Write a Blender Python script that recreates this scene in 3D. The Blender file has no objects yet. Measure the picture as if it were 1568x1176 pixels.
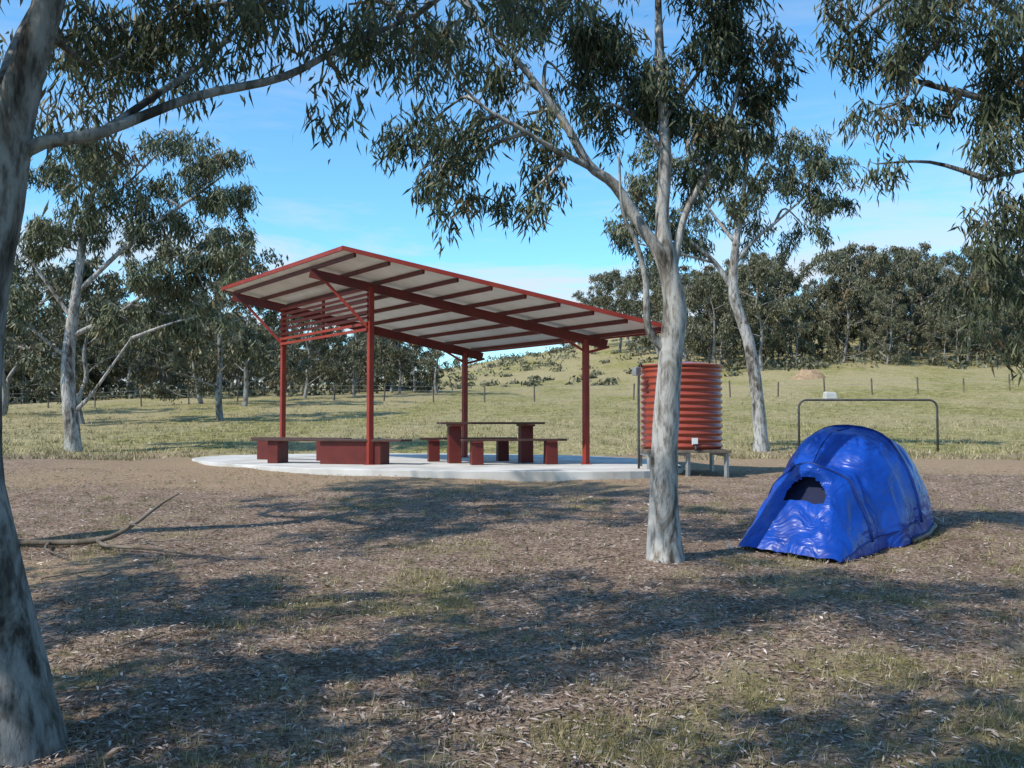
import bpy, math, random
import numpy as np
from mathutils import Vector, Matrix, noise
rng=np.random.default_rng(7); random.seed(7)
sc=bpy.context.scene
sc.view_settings.view_transform='Standard'
try: sc.view_settings.look='None'
except: pass
COL=sc.collection

# ---------------------------------------------------------------- helpers
def link(o,parent=None):
    COL.objects.link(o)
    if parent is not None:
        o.parent=parent
        o.matrix_parent_inverse=Matrix.Translation(-Vector(parent.location))
    return o
def empty(name,loc=(0,0,0)):
    e=bpy.data.objects.new(name,None); e.location=loc; e.empty_display_size=.2
    COL.objects.link(e); return e
def np_obj(name,V,F,mat,parent=None,attr=None,smooth=False):
    V=np.asarray(V,dtype=np.float32); F=np.asarray(F,dtype=np.int32)
    me=bpy.data.meshes.new(name); k=F.shape[1]
    me.vertices.add(len(V)); me.vertices.foreach_set('co',V.ravel())
    me.loops.add(F.size); me.loops.foreach_set('vertex_index',F.ravel())
    me.polygons.add(len(F)); me.polygons.foreach_set('loop_start',np.arange(0,F.size,k,dtype=np.int32))
    if smooth: me.polygons.foreach_set('use_smooth',np.ones(len(F),dtype=bool))
    me.update(calc_edges=True)
    if attr:
        for an,av in attr.items():
            a=me.attributes.new(an,'FLOAT','POINT'); a.data.foreach_set('value',np.asarray(av,dtype=np.float32))
    me.materials.append(mat)
    return link(bpy.data.objects.new(name,me),parent)
class MB:
    def __init__(s): s.v=[]; s.f=[]
    def add(s,v,f):
        n=len(s.v); s.v.extend([tuple(x) for x in v]); s.f.extend([tuple(i+n for i in q) for q in f])
    def beam(s,p0,p1,w,h,up=(0,0,1)):
        p0=Vector(p0);p1=Vector(p1);t=(p1-p0).normalized();u=Vector(up)
        if abs(t.dot(u.normalized()))>.98: u=Vector((0.6,-.8,0)) if abs(t.z)>.9 else Vector((0,0,1))
        r=t.cross(u).normalized();u=r.cross(t).normalized()
        vs=[]
        for p in (p0,p1):
            for a,b in((-1,-1),(1,-1),(1,1),(-1,1)): vs.append(p+r*(a*w/2)+u*(b*h/2))
        s.add(vs,[(3,2,1,0),(4,5,6,7),(0,1,5,4),(1,2,6,5),(2,3,7,6),(3,0,4,7)])
    def prism(s,poly,z0,z1):
        n=len(poly)
        s.add([(x,y,z0) for x,y in poly]+[(x,y,z1) for x,y in poly],
              [tuple(range(n-1,-1,-1)),tuple(range(n,2*n))]+[(i,(i+1)%n,n+(i+1)%n,n+i) for i in range(n)])
    def tube(s,pts,rad,sides=8,sub=3,lump=0.0):
        P=[Vector(p) for p in pts];R=list(rad)
        if sub>1:
            Q=[];RR=[];n=len(P)
            for i in range(n-1):
                a=P[max(i-1,0)];b=P[i];c=P[i+1];d=P[min(i+2,n-1)]
                for k in range(sub):
                    t=k/sub
                    Q.append(.5*((2*b)+(c-a)*t+(2*a-5*b+4*c-d)*t*t+(3*b-a-3*c+d)*t**3)); RR.append(R[i]*(1-t)+R[i+1]*t)
            Q.append(P[-1]);RR.append(R[-1]);P=Q;R=RR
        vs=[];nrm=None;n=len(P)
        for i in range(n):
            t=(P[min(i+1,n-1)]-P[max(i-1,0)]).normalized()
            if nrm is None: nrm=t.orthogonal().normalized()
            nrm=(nrm-t*nrm.dot(t)).normalized();bn=t.cross(nrm)
            for k in range(sides):
                a=2*math.pi*k/sides;d=nrm*math.cos(a)+bn*math.sin(a)
                r=R[i]
                if lump: r*=1+lump*noise.noise((P[i]+d*.3)*3.1)
                vs.append(P[i]+d*r)
        f=[]
        for i in range(n-1):
            for k in range(sides):
                a=i*sides+k;b=i*sides+(k+1)%sides
                f.append((a,b,b+sides,a+sides))
        f.append(tuple(range(sides-1,-1,-1)));f.append(tuple((n-1)*sides+k for k in range(sides)))
        s.add(vs,f); return P
    def obj(s,name,mat,parent=None,smooth=False,bevel=0):
        me=bpy.data.meshes.new(name);me.from_pydata(s.v,[],s.f);me.materials.append(mat)
        if smooth: me.polygons.foreach_set('use_smooth',[True]*len(me.polygons))
        me.update();o=link(bpy.data.objects.new(name,me),parent)
        if bevel:
            m=o.modifiers.new('b','BEVEL');m.width=bevel;m.segments=2;m.limit_method='ANGLE'
        return o

# ---------------------------------------------------------------- materials
def nmat(name):
    m=bpy.data.materials.new(name);m.use_nodes=True;nt=m.node_tree
    return m,nt,nt.nodes['Principled BSDF']
def ramp(nt,fac,stops):
    r=nt.nodes.new('ShaderNodeValToRGB');e=r.color_ramp.elements
    while len(e)<len(stops): e.new(.5)
    for i,(p,c) in enumerate(stops): e[i].position=p;e[i].color=(*c,1) if len(c)==3 else c
    nt.links.new(fac,r.inputs[0]);return r.outputs[0]
def tex(nt,scale,detail=3,vec=None,rough=.55,dist=0):
    t=nt.nodes.new('ShaderNodeTexNoise');t.inputs['Detail'].default_value=detail;t.inputs['Roughness'].default_value=rough;t.inputs['Distortion'].default_value=dist
    t.inputs['Scale'].default_value=scale
    if vec is not None: nt.links.new(vec,t.inputs['Vector'])
    return t.outputs['Fac']
def pos(nt,scale=(1,1,1)):
    g=nt.nodes.new('ShaderNodeNewGeometry');mp=nt.nodes.new('ShaderNodeMapping');mp.inputs['Scale'].default_value=scale
    nt.links.new(g.outputs['Position'],mp.inputs['Vector']);return mp.outputs[0]
def mixc(nt,f,a,b,mode='MIX'):
    m=nt.nodes.new('ShaderNodeMix');m.data_type='RGBA';m.blend_type=mode
    for k,v in ((0,f),(6,a),(7,b)):
        if hasattr(v,'is_output'): nt.links.new(v,m.inputs[k])
        else: m.inputs[k].default_value=v if k==0 else (*v,1)
    return m.outputs[2]
def math_(nt,op,a,b=None,c=False):
    m=nt.nodes.new('ShaderNodeMath');m.operation=op;m.use_clamp=c
    for k,v in ((0,a),(1,b)):
        if v is None: continue
        if hasattr(v,'is_output'): nt.links.new(v,m.inputs[k])
        else: m.inputs[k].default_value=v
    return m.outputs[0]
def bump(nt,b,h,strength=.3,dist=.02):
    n=nt.nodes.new('ShaderNodeBump');n.inputs['Strength'].default_value=strength;n.inputs['Distance'].default_value=dist
    nt.links.new(h,n.inputs['Height']);nt.links.new(n.outputs[0],b.inputs['Normal'])
def simple(name,c1,c2,scale=6,rough=.6,bs=.15,spec=.3,vs=(1,1,1),metal=0):
    m,nt,b=nmat(name);p=pos(nt,vs);n=tex(nt,scale,3,p)
    nt.links.new(ramp(nt,n,[(.35,c1),(.65,c2)]),b.inputs['Base Color'])
    b.inputs['Roughness'].default_value=rough;b.inputs['Specular IOR Level'].default_value=spec;b.inputs['Metallic'].default_value=metal
    if bs: bump(nt,b,tex(nt,scale*6,2,p),bs,.01)
    return m
def bark(name,dark=1.0,far=False):
    m,nt,b=nmat(name);p=pos(nt,(1,1,.4))
    a=ramp(nt,tex(nt,4.5,4,p,.65,1.0),[(.34,(.075*dark,.062*dark,.05*dark)),(.43,(.25*dark,.23*dark,.20*dark)),(.52,(.42*dark,.41*dark,.385*dark)),(.62,(.50*dark,.485*dark,.45*dark)),(.72,(.34*dark,.29*dark,.23*dark))])
    if not far:
        s=ramp(nt,tex(nt,20,4,pos(nt,(1,1,.25)),.7),[(.38,(.22,.19,.16)),(.52,(1,1,1))])
        a=mixc(nt,.7,a,s,'MULTIPLY')
        bump(nt,b,tex(nt,26,4,pos(nt,(1,1,.3)),.65),.5,.015)
    nt.links.new(a,b.inputs['Base Color'])
    b.inputs['Roughness'].default_value=.8;b.inputs['Specular IOR Level'].default_value=.2
    return m
def leafmat(name,c0,c1,c2,trans=.25):
    m,nt,b=nmat(name);a=nt.nodes.new('ShaderNodeAttribute');a.attribute_name='rnd'
    c=ramp(nt,a.outputs['Fac'],[(0,c0),(.5,c1),(.9,c2),(1,(.16,.09,.04))])
    nt.links.new(c,b.inputs['Base Color']);b.inputs['Roughness'].default_value=.5;b.inputs['Specular IOR Level'].default_value=.3
    if trans>0:
        t=nt.nodes.new('ShaderNodeBsdfTranslucent');nt.links.new(c,t.inputs['Color'])
        mx=nt.nodes.new('ShaderNodeMixShader');mx.inputs[0].default_value=trans
        nt.links.new(b.outputs[0],mx.inputs[1]);nt.links.new(t.outputs[0],mx.inputs[2])
        nt.links.new(mx.outputs[0],nt.nodes['Material Output'].inputs['Surface'])
    return m
M_bark=bark('gum_bark',.92);M_barkd=bark('gum_bark_shaded',.52);M_barkf=bark('gum_bark_far',.6,True)  # second, darker bark has the near trunk's shade put into its colour
M_leaf=leafmat('gum_leaves',(.045,.062,.034),(.095,.115,.062),(.18,.19,.105),.28)
M_leafm=leafmat('gum_leaves_mid',(.05,.063,.034),(.11,.125,.064),(.20,.20,.105),0)
M_leaff=leafmat('gum_leaves_far',(.065,.07,.04),(.12,.12,.068),(.19,.175,.105),0)
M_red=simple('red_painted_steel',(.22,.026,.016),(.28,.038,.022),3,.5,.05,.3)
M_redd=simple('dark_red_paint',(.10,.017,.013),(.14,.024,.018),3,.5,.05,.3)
M_ceil=simple('white_ceiling_panel',(.64,.62,.56),(.74,.72,.67),2,.6,.04)
M_roof=simple('zinc_roof',(.45,.46,.46),(.52,.53,.53),2,.4,.05,.5,(1,1,1),.3)
M_conc=simple('concrete',(.42,.40,.36),(.62,.60,.56),1.2,.85,.3,.2)
M_tab=simple('dark_slats',(.055,.03,.024),(.09,.042,.032),8,.6,.1)
M_steel=simple('galvanised_steel',(.25,.25,.25),(.36,.36,.35),6,.5,.1,.5,(1,1,1),.4)
M_dark=simple('dark_steel',(.05,.05,.05),(.09,.085,.08),6,.5,.1)
M_wood=simple('weathered_timber',(.10,.08,.06),(.20,.165,.13),8,.85,.4,.2,(1,1,.3))
M_white=simple('white_plastic',(.7,.7,.68),(.8,.8,.78),6,.5,0)
M_stone=simple('pale_stone',(.36,.36,.34),(.5,.5,.47),6,.8,.3)

# ---------------------------------------------------------------- terrain
_py=np.array([-80,0,4,9,12,16,18,24,40,90,150,250,400,900.])
_pz=np.array([-.2,0,.02,.22,.36,.58,.62,.76,1.5,4.4,6.6,8.5,9.5,10.5])
_ty=np.arange(-80,900,.5);_tz=np.interp(_ty,_py,_pz)
_k=np.hanning(9);_k/=_k.sum();_tz=np.convolve(np.pad(_tz,4,mode='edge'),_k,'valid')
def sm(t,a,b):
    t=np.clip((t-a)/(b-a),0,1);return t*t*(3-2*t)
def G(x,y):
    x=np.asarray(x,float);y=np.asarray(y,float)
    z=np.interp(y,_ty,_tz)
    z=z+.026*np.clip(x,-90,90)*np.clip((y-26)/64,0,1)
    z=z+17*np.exp(-((x-58)/46)**2/2-((y-240)/80)**2/2)*sm(y,40,160)
    z=z+.02*np.sin(x*1.3+y*.7)+.018*np.sin(x*.6-y*1.9+1)+.01*np.sin(3.1*x+.5)*np.sin(2.7*y)
    far=np.clip((y-30)/60,0,1);z=z+far*(.25*np.sin(x*.11+y*.05)+.15*np.sin(x*.23-y*.13))
    r=np.sqrt(((x+2.0)/6.0)**2+((y-20.2)/5.2)**2);w=1-sm(r,.95,1.35)
    return z*(1-w)+np.minimum(z,.66)*w
def Gs(x,y): return float(G(x,y))
def fbm(x,y,s,seed=0):
    r=np.random.default_rng(seed);o=0
    for i in range(9):
        a=r.uniform(0,6.28);f=s*(1.35**i);p=r.uniform(0,6.28)
        o=o+np.sin((x*np.cos(a)+y*np.sin(a))*f+p+1.3*np.sin((y*np.cos(a)-x*np.sin(a))*f*.7+p))/(1.15**i)
    return o/4.2
def masks(x,y):
    n=fbm(x,y,.6,3);n2=fbm(x,y,1.3,5);n3=fbm(x,y,.9,17)
    near=sm(-(y-.32*x)+1.5*n,-6.3,-3.4)
    right=sm(x+n*1.2,2.8,5.5)*sm(-y,-13,-8)*.6
    grass=np.clip(near*.8+right+sm(n2,.05,.7)*.55*(y<19)+sm(n3,.2,.7)*.3*(y<16),0,1)
    bank=np.exp(-((x+3)/7.5)**4)*sm(y+.9*n,12.8,15.2)*(1-sm(y,23,25))*.75
    bank=np.maximum(bank,np.exp(-((x-7)/6)**4)*sm(y+n,15.5,17.5)*(1-sm(y+n,21,24))*.8)
    bare=sm(-(((x+4.4)/1.9)**2+((y-8.3)/.9)**2)+.5*n2,-1.2,-.2)
    dirt=np.clip(bank+bare*.8,0,1)
    field=sm(y+1.5*n+.1*np.clip(-x-6,0,20),21,25.5)
    return grass,dirt,field
xs=np.concatenate([-14-np.geomspace(.3,900,46)[::-1],np.arange(-14,14.01,.12),14+np.geomspace(.3,900,46)])
ys=np.concatenate([-60+np.arange(0,60,2.),np.arange(0,26,.12),26+np.geomspace(.3,850,70)])
X,Y=np.meshgrid(xs,ys);Z=G(X,Y)
nearw=(Y<25)&(np.abs(X)<14)
Z=Z+nearw*.012*fbm(X,Y,3.,9)
V=np.stack([X,Y,Z],-1).reshape(-1,3)
nx=len(xs);ny=len(ys)
I=(np.arange(ny-1)[:,None]*nx+np.arange(nx-1)[None]).ravel()
F=np.stack([I,I+1,I+1+nx,I+nx],-1)
g_,d_,f_=masks(X,Y)
mg,nt,b=nmat('ground_soil_and_grass')
p=pos(nt)
def att(n):
    a=nt.nodes.new('ShaderNodeAttribute');a.attribute_name=n;return a.outputs['Fac']
n30=tex(nt,30,4,p,.85);n2_=tex(nt,2.1,5,p,.7);n7=tex(nt,7,4,p,.8)
lit=ramp(nt,n30,[(.34,(.06,.04,.03)),(.45,(.19,.138,.105)),(.54,(.33,.26,.21)),(.68,(.56,.48,.41))])
lit=mixc(nt,.9,lit,ramp(nt,n2_,[(.3,(.60,.52,.46)),(.7,(1.35,1.26,1.18))]),'MULTIPLY')
lit=mixc(nt,ramp(nt,n7,[(.54,(0,0,0)),(.68,(.7,.7,.7))]),lit,(.25,.205,.11))
gr=ramp(nt,n30,[(.36,(.065,.058,.024)),(.5,(.19,.165,.07)),(.66,(.40,.345,.18))])
gr=mixc(nt,ramp(nt,n2_,[(.40,(0,0,0)),(.60,(.8,.8,.8))]),gr,(.31,.245,.155))
di=ramp(nt,n30,[(.33,(.17,.105,.066)),(.5,(.36,.245,.16)),(.68,(.55,.42,.30))])
di=mixc(nt,ramp(nt,n7,[(.46,(0,0,0)),(.62,(.8,.8,.8))]),di,mixc(nt,n30,(.11,.085,.035),(.40,.34,.20)))
fi=ramp(nt,n2_,[(.34,(.12,.12,.045)),(.46,(.22,.21,.08)),(.56,(.32,.285,.12)),(.7,(.46,.39,.22))])
fi=mixc(nt,ramp(nt,tex(nt,.12,5,pos(nt,(1,.35,1)),.75),[(.41,(0,0,0)),(.54,(.85,.85,.85))]),fi,(.37,.31,.18))
fi=mixc(nt,.85,fi,ramp(nt,n7,[(.35,(.42,.42,.38)),(.65,(1.4,1.38,1.3))]),'MULTIPLY')
def sharp(m):
    e=math_(nt,'ADD',m,math_(nt,'MULTIPLY',math_(nt,'SUBTRACT',n7,.5),1.8));r=ramp(nt,e,[(.3,(0,0,0)),(.7,(1,1,1))]);return math_(nt,'MULTIPLY',r,math_(nt,'MULTIPLY',m,4,True))
c=mixc(nt,sharp(att('grass')),lit,gr);c=mixc(nt,sharp(att('dirt')),c,di);c=mixc(nt,sharp(att('field')),c,fi)
nt.links.new(c,b.inputs['Base Color']);b.inputs['Roughness'].default_value=.95;b.inputs['Specular IOR Level'].default_value=.03
bump(nt,b,tex(nt,34,4,p,.8),.8,.035)
np_obj('ground',V,F,mg,None,{'grass':g_.ravel(),'dirt':d_.ravel(),'field':f_.ravel()},True)

# ---------------------------------------------------------------- leaves / trees
def leafset(C,L,W,rg,val,spread=.55):
    n=len(C);d=np.stack([rg.normal(0,spread,n),rg.normal(0,spread,n),-np.ones(n)+rg.normal(0,.3,n)],-1)
    d/=np.linalg.norm(d,axis=1)[:,None];r=rg.normal(size=(n,3));s=np.cross(d,r);s/=np.linalg.norm(s,axis=1)[:,None]+1e-6
    nm=np.cross(d,s);l=(L*rg.uniform(.65,1.3,n))[:,None];w=(W*rg.uniform(.7,1.3,n))[:,None]
    m=C+d*l*.42+nm*l*.07
    V=np.stack([C,m+s*w*.5,C+d*l,m-s*w*.5],1).reshape(-1,3)
    F=np.arange(4*n).reshape(-1,4);return V,F,np.repeat(val,4)
def tree(name,limbs,clumps,L,W,dens,seed,mb=M_bark,ml=M_leaf,sc_=1.0,sides=12,base=None,lump=.12,twr=.006,cov=1.0,grow=1.0,tmod=2):
    rg=np.random.default_rng(seed)
    base=Vector(limbs[0][0][0]) if base is None else Vector(base)
    E=empty(name,base);tb=MB();allp=[]
    for i,(pts,rad) in enumerate(limbs):
        allp+=[(q) for q in tb.tube(pts,rad,sides if i==0 else max(5,sides-4),4,lump if i<3 else 0)][1 if i else 5:]
    AP=np.array([tuple(q) for q in allp]);LC=[];VAL=[]
    tw=MB()
    for (cx,cy,cz,rx,ry,rz) in clumps:
        rx,ry,rz=rx*grow,ry*grow,rz*grow
        c=np.array([cx,cy,cz]);dd=np.linalg.norm((AP-c)*[1,1,1.3],axis=1)+np.maximum(AP[:,2]-cz,0)*.5
        q=AP[np.argmin(dd)]
        mid=(q+c)/2+rg.normal(0,.08*sc_,3)+[0,0,.08*np.linalg.norm(c-q)]
        dist=np.linalg.norm(c-q)
        br=tw.tube([q,mid,c],[twr*3+.010*sc_*min(dist,1.2),twr*2.4,twr],5,4)
        br=np.array([tuple(b_) for b_ in br])
        ns=max(6,int(dens*(rx+ry)*.5*rz*26/(sc_*sc_)))
        cv=rg.uniform(.0,.35)
        lobes=[c+rg.normal(0,.55,3)*[rx,ry,rz] for _ in range(4)]
        for k in range(ns):
            lb=lobes[k%4]
            u=rg.normal(size=3);u/=np.linalg.norm(u);u*=rg.uniform(.05,1)**.5
            sp=lb+u*[rx*.62,ry*.62,rz*.75];st=br[rg.integers(len(br)//3,len(br))]
            m2=(st+sp)/2+[0,0,.1*rz]+rg.normal(0,.03*sc_,3)
            if k%tmod==0: tw.tube([st,m2,sp,sp+[rg.normal(0,.04*sc_),0,-.14*sc_]],[twr*.8,twr*.6,twr*.4,twr*.2],3,1)
            nl=int(rg.uniform(16,34)*cov);t=rg.uniform(0,1,nl)[:,None]
            P=sp+(m2-sp)*(1-t)*.4+rg.normal(0,.055*sc_,(nl,3))*[1,1,.6]+np.array([0,0,-.26*sc_])*t*rg.uniform(.3,1,(nl,1))
            LC.append(P);v=cv+rg.uniform(0,.6,nl)+ (u[2]*.08)
            if rg.uniform()<.06: v=v*0+rg.uniform(.9,1,nl)
            VAL.append(np.clip(v,0,.98))
    LC=np.concatenate(LC);VAL=np.concatenate(VAL)
    V,F,A=leafset(LC,L,W,rg,VAL)
    a=tb.obj('trunk_and_limbs',mb,E,True);b_=tw.obj('twigs',mb,E,True)
    c_=np_obj('leaves',V,F,ml,E,{'rnd':A})
    return E,(a,b_,c_),len(LC)
def gen(h,r,rg,x=0,y=0,z=0,low=.28,tr=.022):
    lean=rg.normal(0,.05,2)*h;T=[]
    for i,t in enumerate(np.linspace(0,.85,7)):
        T.append((x+lean[0]*t+rg.normal(0,.012)*h*(i>0),y+lean[1]*t+rg.normal(0,.012)*h*(i>0),z-.1*(i==0)+h*t))
    r0=tr*h;limbs=[(T,[r0*1.25,r0,r0*.85,r0*.7,r0*.5,r0*.35,r0*.15])];cl=[]
    n=rg.integers(8,11)
    for k in range(n):
        t=low+(.85-low)*k/n+rg.uniform(-.03,.03);i=min(int(t/.85*6),5);f=t/.85*6-i
        s=np.array(T[i])*(1-f)+np.array(T[i+1])*f;a=k*2.4+rg.uniform(-.5,.5);R=r*rg.uniform(.6,1.05)*(1-.45*max(0,t-.5)*2)
        e=s+[math.cos(a)*R,math.sin(a)*R,h*rg.uniform(.08,.22)];m=(s+e)/2+[0,0,-.02*h]+rg.normal(0,.02*h,3)
        limbs.append(([s,m,e],[r0*.38,r0*.25,r0*.08]))
        q=.34*r
        cl.append((*e,q*rg.uniform(.8,1.3),q*1.1,q*rg.uniform(.6,.9)))
        if rg.uniform()<.75: cl.append((*((m+e)/2+rg.normal(0,.12*r,3)+[0,0,.3*q]),q*.9,q*.9,q*.6))
    cl.append((*T[-1],q*1.2,q*1.2,q*.9));cl.append((T[-1][0]+rg.normal(0,.2*r),T[-1][1],T[-1][2]+q*.8,q*.9,q*.9,q*.7))
    return limbs,cl
nl=[]
# near left tree
limbs=[([(-2.22,4.42,-.08),(-2.24,4.42,.25),(-2.33,4.43,.75),(-2.45,4.45,1.35),(-2.44,4.47,1.95),(-2.38,4.5,2.5),(-2.30,4.5,2.95),(-2.18,4.5,3.4),(-2.0,4.5,4.1),(-1.8,4.6,5.0),(-1.9,4.6,6.3)],[.26,.19,.145,.125,.115,.105,.085,.07,.06,.045,.02]),
 ([(-2.40,4.47,2.45),(-2.25,4.5,2.76),(-1.95,4.6,2.87),(-1.61,4.9,3.14),(-1.23,5.2,3.35),(-.95,5.4,3.59),(-.54,5.6,3.87),(-.25,5.7,4.15)],[.04,.034,.028,.024,.022,.018,.013,.01]),
 ([(-1.95,4.6,2.87),(-1.8,4.9,3.15),(-1.65,5.3,3.5),(-1.5,5.6,3.9)],[.022,.018,.014,.008]),
 ([(-2.36,4.5,2.7),(-2.42,4.6,3.1),(-2.5,5.0,3.6),(-2.5,5.4,4.1)],[.04,.03,.02,.012]),
 ([(-2.44,4.45,1.6),(-2.75,4.5,2.4),(-3.0,4.5,3.4),(-3.2,4.5,4.5),(-3.4,4.2,5.6)],[.07,.06,.05,.03,.015]),
 ([(-2.1,4.5,3.6),(-1.5,4.5,4.3),(-.9,4.8,4.9)],[.04,.03,.012])]
cl=[(-1.9,5.6,3.85,.5,.5,.18),(-1.25,5.4,3.80,.5,.5,.15),(-.85,5.5,3.66,.34,.35,.17),(-.95,5.5,3.42,.14,.18,.12),(-.3,5.7,4.0,.45,.4,.15),(-2.4,5.8,3.8,.42,.4,.25),(-2.75,6.3,3.6,.32,.35,.3),(-1.6,5.8,4.02,.45,.4,.16),(-.5,5.5,3.84,.3,.3,.11),(-2.95,6.2,4.0,.35,.3,.25),(-2.2,5.5,3.6,.25,.3,.14),(-1.55,5.3,3.58,.25,.25,.09),(-.1,5.8,4.1,.3,.3,.12),(.35,5.9,4.18,.3,.3,.1),(-2.5,6.4,4.1,.4,.3,.2),(-1.0,5.9,4.05,.4,.4,.12),
 (-1.5,5,4.8,.9,.8,.4),(-2.3,4.2,5.1,.9,.9,.5),(-.7,5.1,4.8,.6,.7,.35),(-3.2,4.4,4.6,.8,.8,.5),(-2.9,5.2,4.4,.5,.5,.3),(-3.6,3.6,5.6,.9,.8,.5),(-1.0,4.2,5.9,.9,.8,.45),(-2.4,5.4,6.2,.9,.9,.5),(-1.9,3.8,6.7,.8,.8,.5)]  # clumps above the view, added to cast shadow on the foreground
nl.append(tree('added_shade_tree',limbs,cl,.115,.017,9.5,11,M_barkd,grow=1.03,tmod=7)[2])
# central tree
limbs=[([(1.41,9,.05),(1.40,9,.30),(1.39,9,.87),(1.41,9,1.47),(1.46,9,2.07),(1.50,9,2.55),(1.43,9,2.97),(1.39,9,3.4),(1.42,9,3.87),(1.40,9,4.47),(1.37,9,5.07),(1.36,9,6.0)],[.24,.165,.13,.12,.115,.108,.085,.065,.058,.05,.04,.015]),
 ([(1.47,9,2.7),(1.36,8.97,3.05),(1.2,8.95,3.27),(.94,8.9,3.66),(.7,8.85,3.84),(.46,8.8,4.23),(.1,8.75,4.7),(-.26,8.7,5.07),(-.56,8.6,5.5)],[.075,.065,.055,.048,.042,.036,.028,.02,.012]),
 ([(.75,8.86,3.8),(.4,8.7,3.93),(.04,8.55,4.1),(-.3,8.5,4.3),(-.6,8.4,4.62)],[.034,.026,.02,.014,.008]),
 ([(1.45,9,2.13),(1.25,8.95,2.34),(1.22,8.9,2.79),(1.12,8.85,3.15),(1.0,8.8,3.4),(.96,8.7,3.9)],[.045,.036,.028,.022,.016,.01]),
 ([(1.47,9,2.8),(1.6,9.05,3.39),(1.84,9.1,3.87),(2.08,9.1,4.47),(2.2,9.1,5.0)],[.045,.034,.026,.02,.012]),
 ([(1.41,9,4.3),(1.7,9.2,4.7),(2.0,9.4,5.2)],[.03,.02,.01]),([(1.4,9,4.0),(1.1,9.2,4.5),(.9,9.4,5.1)],[.03,.02,.01])]
cl=[(-.58,8.7,3.60,.24,.3,.2),(-.78,8.9,4.22,.32,.4,.22),(.10,8.8,3.52,.28,.3,.15),(-.30,8.7,4.0,.40,.4,.2),(.3,8.9,3.82,.25,.3,.18),(-.1,9,4.78,.40,.5,.17),(.4,9.1,5.12,.5,.5,.22),(-.6,8.9,5.18,.34,.45,.14),(.86,9.1,4.4,.22,.3,.18),(1.0,9.2,5.0,.44,.45,.26),(1.66,9.1,5.0,.52,.5,.3),(2.1,9.1,4.78,.44,.42,.32),(1.84,9.2,4.25,.40,.35,.26),(2.42,9.1,4.62,.20,.25,.26),(1.25,9.3,4.6,.3,.3,.22),(2.15,9.2,5.2,.42,.4,.26),(-1.0,8.9,5.08,.22,.3,.15),(-.56,8.8,3.92,.26,.25,.2),(.55,9.1,4.65,.33,.3,.2),(1.5,9.2,4.45,.3,.3,.24),(.1,8.9,4.3,.25,.3,.15),(1.75,9.3,3.88,.26,.3,.14),(2.2,9.2,4.2,.23,.3,.18),(.75,9.1,5.1,.36,.4,.2),
 (1,9,6,1.1,.9,.4),(-.2,8.9,5.9,.9,.8,.4),(2,9,5.9,.8,.8,.4)]
nl.append(tree('added_shade_tree',limbs,cl,.13,.021,11,12,grow=1.05,tmod=7)[2])
# tree behind, right of the tank
limbs=[([(6.1,24,.55),(6.08,24,1.1),(6.0,24,2.2),(5.8,24,3.5),(5.46,24,4.6),(5.5,24,5.7),(5.7,24,7.0),(5.86,24,8.6)],[.24,.18,.15,.14,.125,.095,.06,.03]),
 ([(5.46,24,4.7),(5.0,24,5.4),(4.4,23.9,5.9),(3.2,23.8,6.9),(2.6,23.8,7.2)],[.08,.06,.045,.03,.02]),([(5.5,24,5.4),(6.0,24,6.0),(6.5,24,6.4),(7.3,24,7.1)],[.06,.05,.035,.02]),
 ([(5.5,24,5.9),(4.9,24.2,6.8),(4.4,24.3,7.8)],[.05,.035,.02]),([(5.7,24,6.8),(6.2,24.2,7.8),(6.7,24.2,8.6)],[.045,.03,.02]),([(5.0,24,5.4),(3.8,23.5,5.6),(2.6,23.5,5.9)],[.04,.03,.015])]
cl=[(2.5,23.6,6.1,.6,.6,.35),(2.8,23.8,7.2,.7,.7,.45),(4.2,24,6.7,.8,.8,.45),(4.3,24.2,7.9,.9,.8,.5),(5.5,24,8.8,.9,.8,.5),(6.8,24.1,8.7,.9,.8,.5),(7.5,24,7.0,.65,.7,.55),(6.5,24,7.7,.8,.7,.45),(5.2,24.2,7.0,.7,.7,.4),(3.4,23.8,5.6,.45,.5,.28),(7.6,24,7.9,.65,.6,.45),(3.4,24,8.2,.6,.6,.4),(7.3,24,6.2,.45,.5,.35),(5.9,24.4,6.5,.5,.5,.3),(5.6,24.3,7.9,.7,.6,.4),(3.2,23.8,6.5,.5,.5,.3),(4.8,24.4,5.9,.45,.5,.25)]
nl.append(tree('added_shade_tree',limbs,cl,.20,.036,6,13,M_bark,M_leafm,1.5,cov=1.5,twr=.01,grow=1.12,tmod=8)[2])
# left mid tree
limbs=[([(-10.7,24,.5),(-10.75,24,1.2),(-10.9,24,2.86),(-10.7,24,4.8),(-10.5,24,6.5),(-10.1,24,8.1)],[.25,.19,.16,.12,.08,.03]),
 ([(-10.75,24,1.7),(-10.3,23.9,2.1),(-9.9,23.8,2.6),(-9.2,23.6,3.5)],[.06,.045,.035,.02]),([(-10.8,24,3.6),(-9.6,24,4.2),(-8.7,24,4.9),(-7.8,24,5.3)],[.07,.05,.035,.02]),
 ([(-10.75,24,4.6),(-9.3,24,6.0),(-7.9,24,7.0),(-7.1,24,7.6)],[.07,.05,.035,.02]),([(-10.8,24,4.0),(-11.6,24,5.1),(-12.2,24,5.9)],[.06,.04,.02]),([(-10.5,24,6.4),(-9.4,24.2,7.6),(-8.5,24.2,8.5)],[.045,.03,.015]),
 ([(-10.85,24,3.0),(-11.4,23.5,3.6),(-12.0,23.2,4.3)],[.04,.03,.02])]
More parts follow.
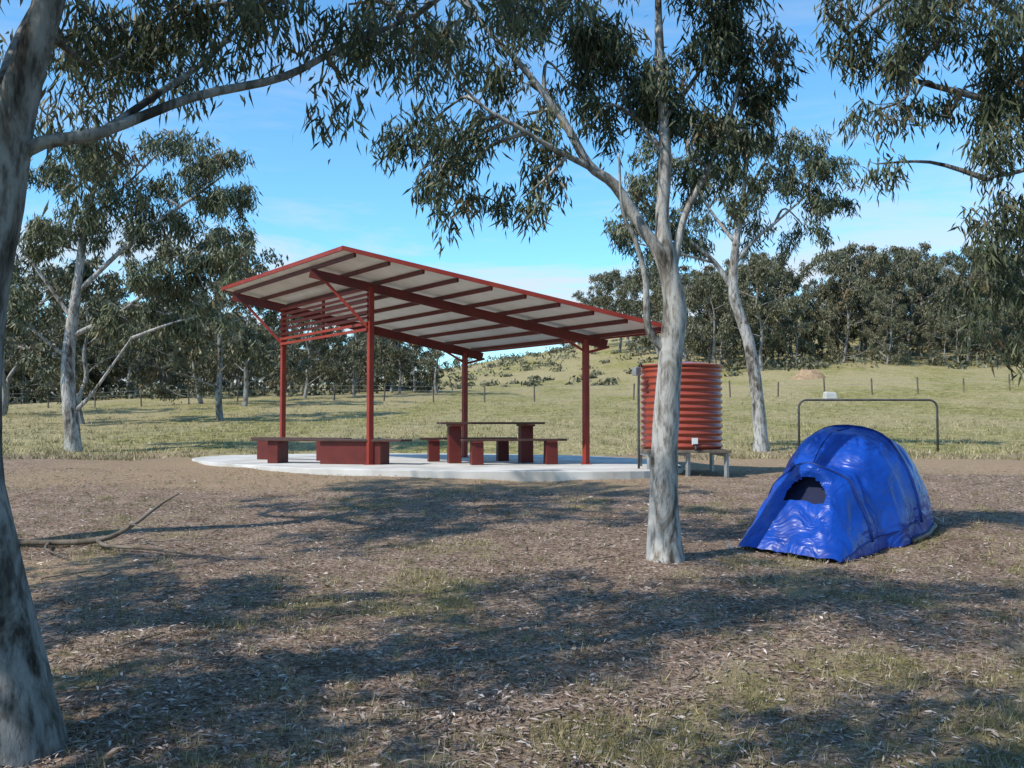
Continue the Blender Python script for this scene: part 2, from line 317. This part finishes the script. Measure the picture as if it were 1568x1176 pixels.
cl=[(-11.7,24,6.6,.8,.8,.5),(-12.2,24,5.6,.7,.7,.5),(-10.5,24,8.4,.9,.8,.5),(-9.3,24,7.8,.9,.8,.5),(-8.4,24,8.6,.8,.7,.45),(-7.3,24,7.8,.8,.7,.5),(-6.8,24,6.8,.6,.6,.5),(-7.0,24,5.9,.65,.6,.45),(-8.0,24,5.6,.75,.7,.45),(-9.0,24,5.0,.75,.7,.45),(-7.6,24,4.8,.6,.6,.45),(-9.8,24,6.3,.75,.7,.45),(-8.5,24.2,6.8,.7,.7,.45),(-10.6,24.3,5.2,.6,.6,.35),(-9.4,23.8,4.0,.6,.5,.4),(-8.4,24,4.1,.6,.5,.35),(-12.1,23.3,4.4,.55,.5,.45),(-11.5,24,7.6,.7,.6,.45),(-9.9,24,7.2,.7,.6,.4),(-7.6,24,4.1,.5,.5,.3),(-7.8,24.2,7.1,.6,.6,.4),(-11.2,24.3,5.9,.6,.6,.35)]
nl.append(tree('added_shade_tree',limbs,cl,.20,.036,7,14,M_bark,M_leafm,1.5,cov=1.5,twr=.01,grow=1.12,tmod=8)[2])
# right near tree, trunk just outside the view
limbs=[([(6.2,8.2,.05),(6.2,8.2,.8),(6.1,8.2,2.0),(6.0,8.2,3.2),(5.9,8.2,4.4),(5.8,8.2,6)],[.27,.2,.17,.14,.1,.04]),
 ([(6.0,8.2,3.2),(4.9,8.1,3.95),(3.95,8,4.15),(3.1,8,4.4),(2.8,8,4.7)],[.06,.045,.03,.018,.01]),([(6.1,8.2,1.9),(5.1,8.1,2.45),(4.4,8,2.65),(4.0,8,2.8)],[.045,.03,.018,.01]),
 ([(5.9,8.2,4.2),(4.7,8.3,4.8),(3.8,8.3,5.3)],[.06,.04,.015]),([(4.9,8.1,3.95),(4.3,8,3.6),(3.9,8,3.5)],[.03,.02,.01])]
cl=[(2.62,8,4.88,.24,.3,.15),(3.0,8,4.7,.28,.3,.17),(3.35,8,4.55,.32,.35,.2),(2.95,8,4.05,.15,.18,.17),(3.0,8,3.62,.12,.14,.10),(3.6,8,4.78,.42,.4,.22),(3.9,8,4.3,.34,.35,.24),(3.95,8,3.75,.26,.3,.26),(4.05,8,3.2,.25,.3,.28),(4.1,8,2.65,.25,.3,.28),(4.22,8,2.15,.17,.3,.2),(3.4,8,4.98,.5,.5,.25),(4.1,8,4.7,.45,.45,.3),(4.3,8,3.8,.38,.35,.38),(3.28,8,4.08,.13,.18,.11),(4.5,8,3.0,.4,.4,.5),(4.6,8.2,5.4,.9,.8,.5),(4.4,8,2.5,.28,.3,.4),(5.5,7.5,5.8,1,.9,.6),(3.62,8.1,4.1,.2,.25,.16)]
nl.append(tree('added_shade_tree',limbs,cl,.12,.019,11,15,M_barkd,grow=1.04,tmod=7)[2])
# unseen trees invented behind / beside the camera, added to shade the foreground
for i,(x,y,h,r,lo) in enumerate([(-5.6,1.2,7.2,2.5,.42),(-1.5,-3.6,8.0,2.6,.42),(2.6,-1.8,7.5,2.4,.42),(-7.4,8.2,9.8,3.3,.66),(11.5,13.5,7.5,2.6,.42),(-7.6,3.6,8.2,2.6,.42),(-2.9,-.6,8.5,2.3,.55)]):
    rg=np.random.default_rng(40+i);lm,c_=gen(h,r,rg,x,y,Gs(x,y),lo)
    nl.append(tree('added_shade_tree',lm,c_,.24,.05,2.0,60+i,M_bark,M_leafm,1.5,sides=9,cov=1.1,twr=.01,tmod=5)[2])

# ---------------------------------------------------------------- distant trees (instanced)
protos=[]
for i in range(6):
    rg=np.random.default_rng(100+i);h=10
    lm,c_=gen(h,rg.uniform(2.8,3.6),rg,low=[.12,.2,.08,.25,.15,.06][i],tr=.014)
    E,parts,n_=tree('distant_trees',lm,c_,.30,.095,.5,200+i,M_barkf,M_leaff,3.0,sides=6,cov=3.2,twr=.02,lump=0,base=(0,0,0),tmod=6)
    nl.append(n_)
    protos.append([o.data for o in parts])
    for o in parts: bpy.data.objects.remove(o)
    bpy.data.objects.remove(E)
DT=empty('distant_trees')
def plant(x,y,h,k,wid=1.0):
    a=random.uniform(0,6.28);s=h/10
    for me in protos[k%6]:
        o=bpy.data.objects.new('gum',me);COL.objects.link(o);o.parent=DT
        o.location=(x,y,Gs(x,y)-.1);o.rotation_euler=(0,0,a);o.scale=(s*wid,s*wid,s)
R=random.Random(5)
for i in range(74):
    y=R.uniform(92,125);t=R.uniform(.19,.60);x=t*y
    plant(x,y,R.choice([5,7,9,11,12.5])*(1 if t>.24 else .85),i,R.uniform(.85,1.25))
for t,y,h in [(.085,160,10),(.11,140,12),(.12,150,12),(.135,135,12),(.15,128,12),(.165,120,12),(.18,112,11),(.06,185,6),(.2,105,11)]:
    plant(t*y,y,h,R.randrange(6),1.15)
for i in range(72):
    y=R.uniform(76,106);t=R.uniform(-.60,-.085);x=t*y
    h=R.uniform(5,9)
    if t>-.28: h=R.uniform(4,6.5)
    plant(x,y,h,i,R.uniform(1.1,1.5))
for i in range(22):
    y=R.uniform(135,160);t=R.uniform(-.62,-.22);plant(t*y,y,R.uniform(9,12),i,1.5)
for x,y,h in [(-12.5,42,8.6),(-17.5,40,7.0),(-25,48,8),(-15,55,8),(-5.5,72,6.0),(-8.5,74,5.6),(-11,68,7),(-27,52,7),(-19,60,7.5),(-14,66,7)]:
    plant(x,y,h,R.randrange(6),1.2)
rg=np.random.default_rng(9);C=[];VV=[]
for i in range(440):
    if i<180:
        y=rg.uniform(85,230);t=rg.uniform(-.12,.2);s=rg.uniform(.2,.9)*(.6 if y<110 else 1)
    else:
        y=rg.uniform(74,100);t=rg.choice([rg.uniform(-.62,-.07),rg.uniform(-.62,-.2),rg.uniform(.18,.6)]);s=rg.uniform(.3,1.2)
        if t>0: y+=14
    x=t*y;z=Gs(x,y)
    n=50;P=rg.normal(0,1,(n,3))*[s,s,s*.45]+[x,y,z+s*.6];C.append(P);VV.append(rg.uniform(0,.5)+rg.uniform(0,.45,n))
V,F,A=leafset(np.concatenate(C),.5,.22,rg,np.concatenate(VV),.9)
np_obj('shrubs',V,F,M_leaff,None,{'rnd':A})

# ---------------------------------------------------------------- grass + litter
M_grass=leafmat('grass_blades',(.09,.088,.035),(.21,.185,.08),(.46,.385,.22),0)
M_lit=bpy.data.materials.new('leaf_litter');M_lit.use_nodes=True
nt=M_lit.node_tree;b=nt.nodes['Principled BSDF'];a=nt.nodes.new('ShaderNodeAttribute');a.attribute_name='rnd'
nt.links.new(ramp(nt,a.outputs['Fac'],[(0,(.06,.04,.03)),(.35,(.20,.145,.11)),(.65,(.38,.30,.25)),(1,(.68,.60,.53))]),b.inputs['Base Color']);b.inputs['Roughness'].default_value=.7
rg=np.random.default_rng(21)
n=100000;y=3.+15*rg.uniform(0,1,n)**1.5;x=rg.uniform(-.62,.62,n)*y+rg.normal(0,.5,n)
g1,d1,f1=masks(x,y);cl_=fbm(x,y,2.2,31)
keep=rg.uniform(0,1,n)<np.clip(.75+.5*cl_-.35*g1-.65*d1,.06,1);x=x[keep];y=y[keep];n=len(x)
c=np.stack([x,y,G(x,y)+.012*fbm(x,y,3.,9)+rg.uniform(.004,.022,n)],-1)
a=rg.uniform(0,6.28,n);d=np.stack([np.cos(a),np.sin(a),rg.normal(0,.18,n)],-1);s=np.stack([-np.sin(a),np.cos(a),rg.normal(0,.35,n)],-1)
l=rg.uniform(.025,.08,n)[:,None];w=rg.uniform(.005,.015,n)[:,None]
V=np.stack([c-d*l/2,c+s*w/2+[0,0,.004],c+d*l/2,c-s*w/2+[0,0,.004]],1).reshape(-1,3)
np_obj('leaf_litter',V,np.arange(4*n).reshape(-1,4),M_lit,None,{'rnd':np.repeat(rg.beta(1.6,1.9,n),4)})
n=38000;y=2.8+15*rg.uniform(0,1,n)**1.5;x=rg.uniform(-.62,.62,n)*y
g1,d1,f1=masks(x,y);cl_=fbm(x,y,2.9,33)
keep=rg.uniform(0,1,n)<np.clip(g1*.8*(.45+1.0*cl_)+.05,0,1)*(1-.7*d1);x=x[keep];y=y[keep];n=len(x);B=14
cx=np.repeat(x,B)+rg.normal(0,.035,n*B);cy=np.repeat(y,B)+rg.normal(0,.035,n*B);N=n*B
hh=np.repeat(rg.uniform(.02,.09,n),B)*rg.uniform(.5,1.2,N);a=rg.uniform(0,6.28,N)
b0=np.stack([cx,cy,G(cx,cy)+.012*fbm(cx,cy,3.,9)-.005],-1);sd=np.stack([np.cos(a),np.sin(a),0*a],-1)*.0025
ln=np.stack([rg.normal(0,.5,N)*hh,rg.normal(0,.5,N)*hh,hh],-1)
V=np.stack([b0-sd,b0+sd,b0+ln],1).reshape(-1,3)
np_obj('grass_tufts',V,np.arange(3*N).reshape(-1,3),M_grass,None,{'rnd':np.repeat(np.clip(np.repeat(rg.uniform(0.05,.65,n),B)+rg.uniform(0,.35,N),0,.89),3)})
n=11000;y=21+47*rg.uniform(0,1,n)**1.5;x=rg.uniform(-.6,.6,n)*y;B=7
ok=(((x+2.0)/6.2)**2+((y-20.2)/5.4)**2)>1;x=x[ok];y=y[ok];n=len(x);N=n*B
cx=np.repeat(x,B)+rg.normal(0,.09,N);cy=np.repeat(y,B)+rg.normal(0,.09,N);hh=np.repeat(rg.uniform(.04,.15,n),B)*rg.uniform(.5,1.2,N);a=rg.uniform(0,6.28,N)
b0=np.stack([cx,cy,G(cx,cy)-.01],-1);sd=np.stack([np.cos(a),np.sin(a),0*a],-1)*.012
ln=np.stack([rg.normal(0,.5,N)*hh,rg.normal(0,.5,N)*hh,hh],-1)
np_obj('paddock_grass',np.stack([b0-sd,b0+sd,b0+ln],1).reshape(-1,3),np.arange(3*N).reshape(-1,3),M_grass,None,{'rnd':np.repeat(np.clip(np.repeat(rg.uniform(0.2,.85,n),B)+rg.uniform(0,.2,N),0,.89),3)})

# fallen branches
mb=MB()
def gz(x,y,h=0): return (x,y,Gs(x,y)+h)
mb.tube([gz(-5.4,9.9,.05),gz(-4.7,9.8,.05),gz(-4.1,9.75,.06),gz(-3.85,9.9,.16),gz(-3.6,10.1,.38),gz(-3.45,10.2,.48)],[.035,.03,.028,.022,.015,.006],7,3)
mb.tube([gz(-4.1,9.75,.06),gz(-3.9,9.5,.04),gz(-3.4,9.3,.04),gz(-2.9,9.0,.02)],[.025,.02,.015,.006],6,3)
mb.tube([gz(-3.85,9.9,.16),gz(-3.75,9.7,.22),gz(-3.6,9.6,.2)],[.012,.009,.004],5,3)
mb.tube([gz(-4.6,9.8,.05),gz(-4.4,9.3,.05),gz(-4.0,8.9,.03)],[.018,.012,.006],5,3)
mb.obj('fallen_branch',M_wood,None,True)
mb=MB()
for i in range(90):
    y=R.uniform(3.6,13);x=R.uniform(-.5,.5)*y;a=R.uniform(0,3.1);l=R.uniform(.12,.5)
    mb.tube([gz(x,y,.015),gz(x+math.cos(a)*l*.5,y+math.sin(a)*l*.5,.03),gz(x+math.cos(a+.3)*l,y+math.sin(a+.3)*l,.012)],[.006,.005,.003],5,2)
mb.obj('fallen_twigs',M_wood,None,True)

# ---------------------------------------------------------------- slab + shelter
S0=.70
poly=[(-7,21.8),(-6.6,20.4),(-5.6,18.9),(-3.9,17.1),(-1.9,16.1),(.2,15.75),(1.9,15.8),(2.8,16.6),(3.1,18.2),(2.9,20.5),(1.5,23),(-2,24.5),(-5,24.2),(-6.7,23.1)]
pp=[]
for i in range(len(poly)):
    a,b_,c_,d_=[Vector(poly[(i+k)%len(poly)]) for k in(-1,0,1,2)]
    for k in range(5):
        t=k/5;q=.5*((2*b_)+(c_-a)*t+(2*a-5*b_+4*c_-d_)*t*t+(3*b_-a-3*c_+d_)*t**3);pp.append((q.x,q.y))
mb=MB();mb.prism(pp,.3,S0);mb.obj('concrete_slab',M_conc,None,False,.012)
U=(2.43,-3.5);W_=(4.0,.2)
def RP(a,b,dz=0): return Vector((-5.05+U[0]*a+W_[0]*b,21.6+U[1]*a+W_[1]*b,4.15-.95*b+dz))
SH=empty('picnic_shelter',(-2,19.8,S0))
mb=MB()
for a,b_ in((0,0),(1,0),(0,1),(1,1)):
    t=RP(a,b_,-.16);mb.beam((t.x,t.y,S0),t,.10,.10)
    mb.prism([(t.x-.10,t.y-.10),(t.x+.10,t.y-.10),(t.x+.10,t.y+.10),(t.x-.10,t.y+.10)],S0,S0+.015)
mb.obj('posts',M_red,SH,False,.006)
A0,A1,B0,B1=-.08,1.40,-.31,1.13
mb=MB()
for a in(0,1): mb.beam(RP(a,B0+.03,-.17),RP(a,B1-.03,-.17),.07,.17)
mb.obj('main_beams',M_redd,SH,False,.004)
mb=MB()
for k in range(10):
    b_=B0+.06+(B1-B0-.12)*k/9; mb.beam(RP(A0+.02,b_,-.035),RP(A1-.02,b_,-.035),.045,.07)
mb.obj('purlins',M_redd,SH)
def sheet(z0,z1):
    m=MB();q=[RP(A0,B0,0),RP(A1,B0,0),RP(A1,B1,0),RP(A0,B1,0)]
    v=[p_+Vector((0,0,z0)) for p_ in q]+[p_+Vector((0,0,z1)) for p_ in q]
    m.add(v,[(0,1,2,3),(7,6,5,4),(0,4,5,1),(1,5,6,2),(2,6,7,3),(3,7,4,0)]);return m
sheet(.002,.02).obj('ceiling_panel',M_ceil,SH)
V=[];F=[];na=160
for i in range(na+1):
    a=A0+(A1-A0)*i/na
    for b_ in(B0,B1): V.append(tuple(RP(a,b_,.04+.010*math.sin(i*1.57))))
for i in range(na): F.append((2*i,2*i+2,2*i+3,2*i+1))
np_obj('roof_sheeting',V,F,M_roof,SH)
mb=MB();e=.02
c4=[RP(A0,B0,.015),RP(A1,B0,.015),RP(A1,B1,.015),RP(A0,B1,.015)]
for i in range(4):
    p0,p1=c4[i],c4[(i+1)%4];d=(p1-p0).normalized();mb.beam(p0-d*e,p1,.03,.075)
mb.obj('fascia',M_red,SH)
mb=MB()
for k in range(8):
    z=S0+2.50+k*.108
    p0=RP(0,0);p1=RP(1,0);mb.beam((p0.x-.06,p0.y-.04,z),(p1.x-.06,p1.y-.04,z),.03,.05)
m_=RP(.5,0);mb.beam((m_.x,m_.y,S0+2.45),(m_.x,m_.y,S0+3.3),.05,.05)
mb.obj('wall_slats',M_red,SH)
mb=MB()
for a in(0,1):
    p0=RP(a,0);p1=RP(a,B0+.06,-.12);mb.beam((p0.x,p0.y,S0+2.48),p1,.055,.055)
    p0=RP(a,1);mb.beam((p0.x,p0.y,S0+2.08),RP(a,1.11,-.2),.05,.05)
    p0=RP(a,1);mb.beam((p0.x,p0.y,S0+2.10),RP(a,.86,-.2),.045,.045)
mb.obj('braces',M_red,SH)

# picnic table with separate benches
ang=.20;cx,cy=-.42,18.95;ca,sa=math.cos(ang),math.sin(ang)
def w(x,y,z): return (cx+x*ca-y*sa,cy+x*sa+y*ca,S0+z)
def ped(m,x,y,wx,wy,h):
    v=[w(x-wx,y-wy,0),w(x+wx,y-wy,0),w(x+wx,y+wy,0),w(x-wx,y+wy,0),w(x-wx,y-wy*.85,h),w(x+wx,y-wy*.85,h),w(x+wx,y+wy*.85,h),w(x-wx,y+wy*.85,h)]
    m.add(v,[(3,2,1,0),(4,5,6,7),(0,1,5,4),(1,2,6,5),(2,3,7,6),(3,0,4,7)])
T=empty('picnic_table',w(0,0,0));m=MB()
for k in range(5): m.beam(w(-1.0,-.30+k*.15,.765),w(1.0,-.30+k*.15,.765),.14,.04)
m.obj('table_top',M_tab,T,False,.004);m=MB()
for sx in(-.70,.70): ped(m,sx,0,.12,.16,.70);m.beam(w(sx,-.36,.722),w(sx,.36,.722),.22,.04)
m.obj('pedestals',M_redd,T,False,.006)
for dx,dy in((.30,-.82),(-.30,.82)):
    T=empty('picnic_bench',w(dx,dy,0));m=MB()
    for k in range(2): m.beam(w(dx-.98,dy-.075+k*.15,.455),w(dx+.98,dy-.075+k*.15,.455),.14,.04)
    m.obj('seat',M_tab,T,False,.004);m=MB()
    for sx in(-.70,.70): ped(m,dx+sx,dy,.11,.13,.40);m.beam(w(dx+sx,dy-.15,.416),w(dx+sx,dy+.15,.416),.2,.034)
    m.obj('pedestals',M_redd,T,False,.006)
def bench(p0,p1,wd,boxes):
    Bn=empty('slatted_bench',(*p0,S0));m1=MB();m2=MB()
    p0=Vector((*p0,0));p1=Vector((*p1,0));t=(p1-p0).normalized();n=Vector((-t.y,t.x,0));L=(p1-p0).length
    k=int(wd/.14)
    for i in range(k):
        o=n*((i-(k-1)/2)*.14);z=Vector((0,0,S0+.445));m1.beam(p0+o+z,p1+o+z,.128,.04)
    for (s0,s1) in boxes:
        q0=p0+t*s0*L;q1=p0+t*s1*L;z=Vector((0,0,S0+.211));m2.beam(q0+z,q1+z,wd*.75,.42)
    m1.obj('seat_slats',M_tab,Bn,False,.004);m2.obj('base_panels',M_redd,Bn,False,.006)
bench((-4.9,19.0),(-1.95,18.15),.56,[(.10,.17),(.46,.86)])
bench((-5.45,20.8),(-3.3,19.75),.42,[(.08,.2),(.72,.85)])

# ---------------------------------------------------------------- water tank
TX,TY=2.92,16.9;TZ=Gs(2.92,16.9)
TK=empty('rainwater_tank',(TX,TY,TZ));r0=.68;z0=1.03;H=1.40
V=[];F=[];ns=64;prof=[(0,0),(r0-.02,0)]
nr=13*8
for i in range(nr+1):
    z=H*i/nr;prof.append((r0+.018*math.sin(2*math.pi*13*i/nr-1.57),z))
prof+=[(r0+.03,H+.005),(r0+.03,H+.03),(r0-.02,H+.035),(.2,H+.09),(0,H+.095)]
for (r,z) in prof:
    for k in range(ns): V.append((TX+max(r,.001)*math.cos(6.28318*k/ns),TY+max(r,.001)*math.sin(6.28318*k/ns),z0+z))
for i in range(len(prof)-1):
    for k in range(ns): F.append((i*ns+k,i*ns+(k+1)%ns,(i+1)*ns+(k+1)%ns,(i+1)*ns+k))
M_tank=simple('red_corrugated_steel',(.24,.042,.022),(.31,.056,.03),2,.30,.03,.6)
np_obj('tank_shell',V,F,M_tank,TK,None,True)
m=MB()
for k in range(7): m.beam((TX-.70,TY-.62+k*.205,z0-.028),(TX+.70,TY-.62+k*.205,z0-.028),.18,.05)
m.obj('stand_deck',M_wood,TK,False,.004)
m=MB()
for sx in(-.64,0,.64):
    for sy in(-.6,.6):
        m.beam((TX+sx,TY+sy,TZ-.15),(TX+sx,TY+sy,z0-.115),.06,.06)
    m.beam((TX+sx,TY-.66,z0-.085),(TX+sx,TY+.66,z0-.085),.06,.06)
m.obj('stand_legs',M_steel,TK,False,.004)
m=MB();m.beam((TX+.05,TY-r0-.022,z0+.14),(TX+.15,TY-r0-.012,z0+.14),.012,.11);m.obj('label',M_white,TK)
m=MB();m.tube([(TX+.1,TY-r0+.05,z0+.05),(TX+.1,TY-r0-.09,z0+.05),(TX+.1,TY-r0-.1,z0-.02)],[.016,.018,.014],8,2);m.beam((TX+.06,TY-r0-.08,z0+.09),(TX+.14,TY-r0-.08,z0+.09),.015,.015)
m.tube([(TX-.70,TY-.2,z0+H+.0),(TX-.76,TY-.25,z0+H+.02),(TX-.77,TY-.25,z0+.6),(TX-.77,TY-.25,TZ)],[.02]*4,8,2);m.obj('tap_and_pipe',M_dark,TK,True)
m=MB();m.beam((TX-.82,TY-.4,z0+H-.16),(TX-.82,TY-.4,z0+H-.02),.12,.1);m.obj('solar_box',M_steel,TK,False,.01)  # small solar box at the tank's upper left

# ---------------------------------------------------------------- rail frame with bent corners
m=MB();xa,xb,yr=7.08,10.5,24.2
ga=Gs(xa,yr);rc=.20;top=ga+1.24
pts=[(xa,yr,ga-.2),(xa,yr,top-rc)]+[(xa+rc-rc*math.cos(t),yr,top-rc+rc*math.sin(t)) for t in np.linspace(.2,1.37,6)]+[(xa+rc,yr,top),(xb-rc,yr,top)]+[(xb-rc+rc*math.sin(t),yr,top-rc+rc*math.cos(t)) for t in np.linspace(.2,1.37,6)]+[(xb,yr,top-rc),(xb,yr,ga-.2)]
m.tube(pts,[.028]*len(pts),10,1)
m.obj('metal_hitching_rail',M_dark,None,True)

# ---------------------------------------------------------------- wire fence, marker, mound
FE=empty('wire_fence',(0,64,Gs(0,64)));m=MB();w_=MB();pv=None
for i in range(34):
    x=-42+i*3.1;y=60+.10*abs(x+5)+ (i%3)*.05;z=Gs(x,y);m.beam((x,y,z-.2),(x+R.uniform(-.08,.08),y,z+R.uniform(.9,1.15)),.07,.07)
    if pv:
        for h in(.35,.7,.95): w_.beam((pv[0],pv[1],pv[2]+h),(x,y,z+h),.010,.010)
    pv=(x,y,z)
m.obj('posts',M_wood,FE);w_.obj('wires',M_steel,FE)
m=MB()
x,y=19.5,60;z=Gs(x,y)-.05;v=[(x-.42,y-.3,z),(x+.42,y-.3,z),(x+.42,y+.3,z),(x-.42,y+.3,z),(x-.36,y-.25,z+.5),(x+.32,y-.25,z+.42),(x+.32,y+.25,z+.45),(x-.36,y+.25,z+.5)]
m.add(v,[(3,2,1,0),(4,5,6,7),(0,1,5,4),(1,2,6,5),(2,3,7,6),(3,0,4,7)]);m.obj('pale_stone_block',M_stone,None,False,.08)
V=[];F=[];n=24;cx,cy=24.2,80
for i in range(n+1):
    for j in range(n+1):
        u=(i/n-.5)*2;v=(j/n-.5)*2;x=cx+u*1.5;y=cy+v*1.2;h=max(0,1-math.hypot(u,v));h=.8*math.sin(h*1.5)*(1+.6*noise.noise((x*1.5,y*1.5,0)))
        V.append((x,y,Gs(x,y)-.05+h))
for i in range(n):
    for j in range(n):F.append((i*(n+1)+j,(i+1)*(n+1)+j,(i+1)*(n+1)+j+1,i*(n+1)+j+1))
np_obj('dirt_mound',V,F,simple('ochre_soil',(.25,.165,.10),(.36,.255,.155),3,.9,.5,.1),None,None,True)

# ---------------------------------------------------------------- tent
TE=empty('camping_tent',(3.5,10.3,Gs(3.5,10.3)))
mt,nt,b=nmat('blue_nylon')
p=pos(nt);nt.links.new(ramp(nt,tex(nt,4,2,p),[(.35,(.003,.038,.26)),(.65,(.005,.060,.38))]),b.inputs['Base Color'])
b.inputs['Roughness'].default_value=.34;b.inputs['Specular IOR Level'].default_value=.4
bump(nt,b,tex(nt,3.2,3,p,.5,1.2),.8,.06)
ax=Vector((.62,.785,0)).normalized();lt=Vector((-ax.y,ax.x,0));o0=Vector((2.60,9.30,0))
ks=np.array([0,.05,.4,.74,.95,1.12,1.28,1.48,1.80,2.20,2.55,2.78,2.98])*.93
kh=np.array([.03,.10,.46,.80,.80,.78,.94,1.09,1.16,1.09,.90,.52,.03])*.97
kw=[.50,.51,.54,.56,.55,.57,.68,.73,.75,.73,.68,.58,.50]
NS,NT=170,100
def tp(s,t,off=0):
    h=np.interp(s,ks,kh);w=np.interp(s,ks,kw);c_=math.cos(t);q=abs(c_)**.80*(1 if c_>0 else -1)
    zz=math.sin(t)**.95 if t>0 and t<math.pi else 0
    y_=-w*q;x_=o0+ax*(s)+lt*y_
    n3=noise.noise(Vector((s*3,q*3,1)))*.045+noise.noise(Vector((s*8,q*7+s*5,4)))*.014
    hood=0
    if .58<s<.76 and abs(q)<.42: hood=.10*math.sin((s-.58)/.18*math.pi)*math.cos(q/.42*1.57)
    nz=h*zz
    d=Vector((x_.x,x_.y,0))+ax*(-(hood)*1.1)+lt*(-q*n3)+lt*(-q*off)
    return Vector((d.x,d.y,Gs(x_.x,x_.y)+.015+nz+(n3+off)*zz+hood*.5))
V=[];F=[]
for i in range(NS+1):
    s=ks[-1]*i/NS
    for j in range(NT+1): V.append(tuple(tp(s,math.pi*j/NT)))
for i in range(NS):
    s=ks[-1]*(i+.5)/NS
    for j in range(NT):
        t=math.pi*(j+.5)/NT;q=math.cos(t)
        if .40<s<.60 and ((q+.02)/.30)**2+((.43-s)/.17)**2<1 : continue
        a=i*(NT+1)+j;F.append((a,a+NT+1,a+NT+2,a+1))
np_obj('flysheet',V,F,mt,TE,None,True)
Mm=simple('tent_mesh_dark',(.008,.012,.04),(.012,.016,.055),20,.8,.1)
V=[];F=[]
for i in range(11):
    for j in range(11):
        v=tp(.36+.030*i,math.pi*(.36+.028*j));V.append((v.x+ax.x*.09,v.y+ax.y*.09,v.z-.06))
for i in range(10):
    for j in range(10):F.append((i*11+j,(i+1)*11+j,(i+1)*11+j+1,i*11+j+1))
np_obj('inner_tent',V,F,Mm,TE,None,True)
Ms=simple('tent_seam_blue',(.004,.018,.12),(.005,.025,.17),6,.5,.1)
m=MB()
for s in(.70,1.67):m.tube([tp(s,math.pi*j/24,.006) for j in range(1,24)],[.013]*23,6,1)
m.tube([tp(s_,math.pi*.5+.25*math.sin(s_*2),.004) for s_ in np.linspace(.8,2.7,20)],[.006]*20,5,1)
m.tube([tp(s_,.05*math.pi,.004) for s_ in np.linspace(.0,2.75,30)],[.009]*30,5,1)
m.obj('pole_sleeves',Ms,TE,True)
m=MB();m.tube([tp(s_,.012,.01) for s_ in np.linspace(1.4,2.6,14)],[.032]*14,6,1);m.obj('black_hem',M_dark,TE,True)
m=MB()
def guy(s,t,dx):
    a_=tp(s,t);b2=a_+Vector(dx);b2.z=Gs(b2.x,b2.y)+.02;m.tube([a_,b2],[.0025,.0025],5,1);m.tube([b2+Vector((0,0,-.05)),b2+Vector((.0,0,.05))],[.005,.005],6,1)
guy(2.7,.5*math.pi,(.45,.5,0));guy(2.65,.15*math.pi,(.2,-.05,0));guy(.02,math.pi-.03,(-.1,-.02,0))
m.obj('guy_lines',M_white,TE)

# ---------------------------------------------------------------- light, sky, camera
to_sun=Vector((-.60,-.40,.76)).normalized()
el=math.asin(to_sun.z);az=math.atan2(to_sun.x,to_sun.y)
sd_=bpy.data.lights.new('sun','SUN');sd_.energy=5.0;sd_.angle=math.radians(.5);sd_.color=(1,.94,.85)
so=bpy.data.objects.new('sun',sd_);COL.objects.link(so);so.rotation_euler=(-to_sun).to_track_quat('-Z','Y').to_euler();so.location=to_sun*50
wd=bpy.data.worlds.new('World');sc.world=wd;wd.use_nodes=True;nt=wd.node_tree;bg=nt.nodes['Background']
sk=nt.nodes.new('ShaderNodeTexSky');sk.sky_type='NISHITA';sk.sun_disc=False;sk.sun_elevation=el;sk.sun_rotation=az;sk.altitude=300;sk.dust_density=.2;sk.ozone_density=1.2
tc=nt.nodes.new('ShaderNodeTexCoord');mp=nt.nodes.new('ShaderNodeMapping');mp.inputs['Scale'].default_value=(1.6,1.6,10);nt.links.new(tc.outputs['Generated'],mp.inputs[0])
cn=tex(nt,1.6,6,mp.outputs[0],.62,.5);sp=nt.nodes.new('ShaderNodeSeparateXYZ');nt.links.new(tc.outputs['Generated'],sp.inputs[0])
mask=ramp(nt,cn,[(.45,(0,0,0)),(.58,(.95,.95,.95))])
lowm=ramp(nt,sp.outputs['Z'],[(0,(1,1,1)),(.14,(.9,.9,.9)),(.19,(.45,.45,.45)),(.3,(.18,.18,.18)),(.6,(.08,.08,.08))])
f=math_(nt,'MULTIPLY',mask,lowm)
skc=mixc(nt,1.0,sk.outputs[0],(1.0,1.72,2.05),'MULTIPLY')
nt.links.new(mixc(nt,f,skc,(6.6,6.9,7.2)),bg.inputs['Color']);bg.inputs['Strength'].default_value=.12
cd=bpy.data.cameras.new('camera');cam=bpy.data.objects.new('camera',cd);COL.objects.link(cam);sc.camera=cam
cam.location=(0,0,1.5);cam.rotation_euler=(math.radians(92.18),0,0);cd.lens=34.44;cd.sensor_width=36;cd.clip_end=3000;cd.clip_start=.05
